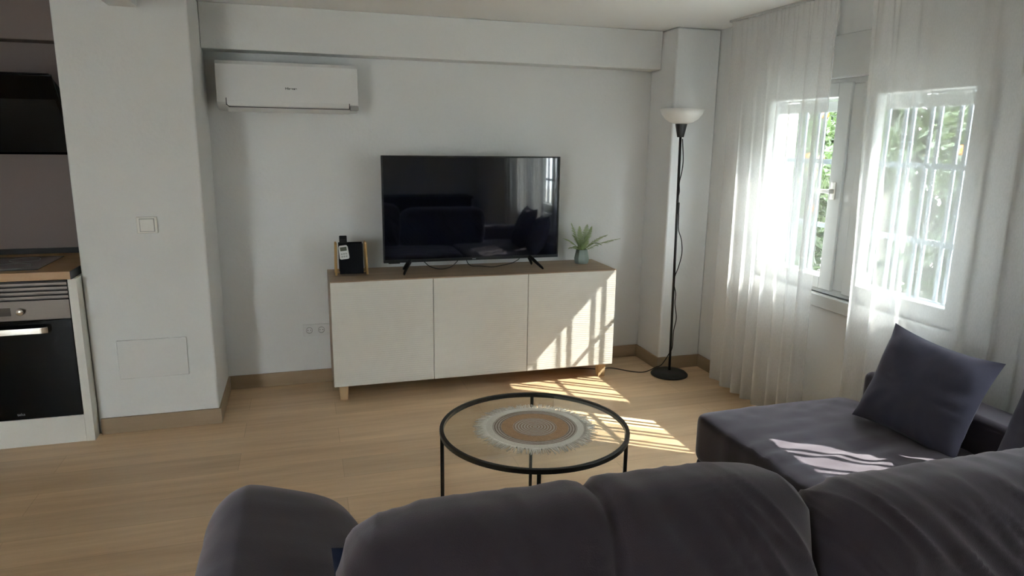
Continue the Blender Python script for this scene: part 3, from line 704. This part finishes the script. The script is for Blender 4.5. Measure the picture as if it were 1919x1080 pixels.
pillow('throw_pillow', .435, .415, .15, PILLOW, pose(2.118, -2.485, .628, math.radians(190), math.radians(20), math.radians(-6)), 'square dark slate pillow on the chaise, leaning against its side arm', seed=1)
pillow('throw_pillow', .47, .48, .15, PILLOW, pose(2.145, -3.04, .635, math.radians(184), math.radians(22), 0), 'dark pillow at the right edge of the photo, leaning in the sofa corner', seed=4)
pillow('throw_pillow', .42, .42, .14, NAVY, pose(.088, -3.06, .537, math.radians(96), math.radians(16), math.radians(3)), 'navy pillow mostly hidden behind the left back cushion, its blue corner showing', seed=7)

sb = thing('sideboard', (1.2, -6.34, 0), 'long dark sideboard at the rear wall, seen only as a reflection in the television', 'sideboard')
MB().box((-1.1, -.24, .05), (1.1, .22, .70)).build('body', BPLASTIC, sb, bevel=.003)
MB().box((-1.12, -.25, .70), (1.12, .25, .73)).build('top', BPLASTIC, sb, bevel=.003)
for i in range(4): MB().box((-1.095+i*.549, .22, .06), (-.552+i*.549, .238, .695)).build('door', BPLASTIC, sb, bevel=.002)
for x in (-1.05, 1.0):
    for y in (-.2, .15): MB().box((x, y, 0), (x+.05, y+.05, .05)).build('foot', BPLASTIC, sb)
# ------------------------------------------------------------------ curtains
def curtain(y0, y1, label, seed, pitch=.125, z1=2.2535, z0=.035, xb=2.40, xt=2.37, grp='sheer white curtains'):
    r = random.Random(seed); cu = thing('curtain', (0, y1, z0), label, 'curtain', group=grp)
    n = int(abs(y1-y0)/.0055); m = 44; folds = []
    # random phase warp so that folds differ in width
    ph = [0]; 
    for i in range(n): ph.append(ph[-1]+.0055/pitch*2*math.pi*(1+.40*math.sin(i*.021+seed)+.25*math.sin(i*.057+seed*2)))
    v = []; f = []
    for j in range(m+1):
        t = j/m; z = z0+(z1-z0)*t
        for i in range(n+1):
            y = y0+(y1-y0)*i/n; a = ph[i]
            A = .036*(1-.55*t**4)*(.75+.35*nz(i*.03, t*1.2, 0, seed)); top = t**10
            sway = .012*math.sin(t*3+i*.01+seed)+.010*nz(i*.02, t*2.5, 0, seed+5)
            b = a+ .9*nz(i*.012, t*1.4, 0, seed+2)
            xo = A*(math.sin(b)+.28*math.sin(2*b+.7+t))*(1-top*.6)+top*.006*math.sin(a*3)
            yo = .012*math.sin(b*1.0+1.2)*(1-top)+sway*.6
            v.append((xt*t+xb*(1-t)+xo, y+yo-y1, z-z0))
        
    for j in range(m):
        for i in range(n):
            a = j*(n+1)+i; f.append((a, a+1, a+n+2, a+n+1))
    MB().add(v, f, True).build('sheer_cloth', SHEER, cu)
    hb = MB(); hv = []; 
    # doubled hem band follows the bottom rows and the gathered heading tape follows the top rows
    def band(ja, jb, off):
        q = []; ff = []
        rows = range(ja, jb+1)
        for j in rows:
            for i in range(n+1):
                p = v[j*(n+1)+i]; q.append((p[0]+off, p[1], p[2]))
        for j in range(len(rows)-1):
            for i in range(n):
                a = j*(n+1)+i; ff.append((a, a+1, a+n+2, a+n+1))
        return MB().add(q, ff, True)
    band(0, 1, -.0015).build('hem', SHEER, cu); band(m-1, m, -.0015).build('heading_tape', SHEER, cu)
    return cu
curtain(-1.52, -.66, 'sheer white curtain panel hanging next to the floor lamp, left of the bare window strip', 1)
curtain(-2.86, -1.74, 'wide sheer white curtain panel behind the sofa chaise, right of the bare window strip', 2, pitch=.135, z0=.05, xb=2.425)
curtain(-4.70, -3.24, 'sheer white curtain over the second window beyond the right edge of the photo', 3, pitch=.13, xb=2.43)
rl = thing('curtain_rail', (2.37, -2.7, H-.012), 'slim white curtain rail along the ceiling', 'rail')
MB().box((-.012, -2.05, 0), (.012, 2.06, .012)).build('track', PVC, rl)
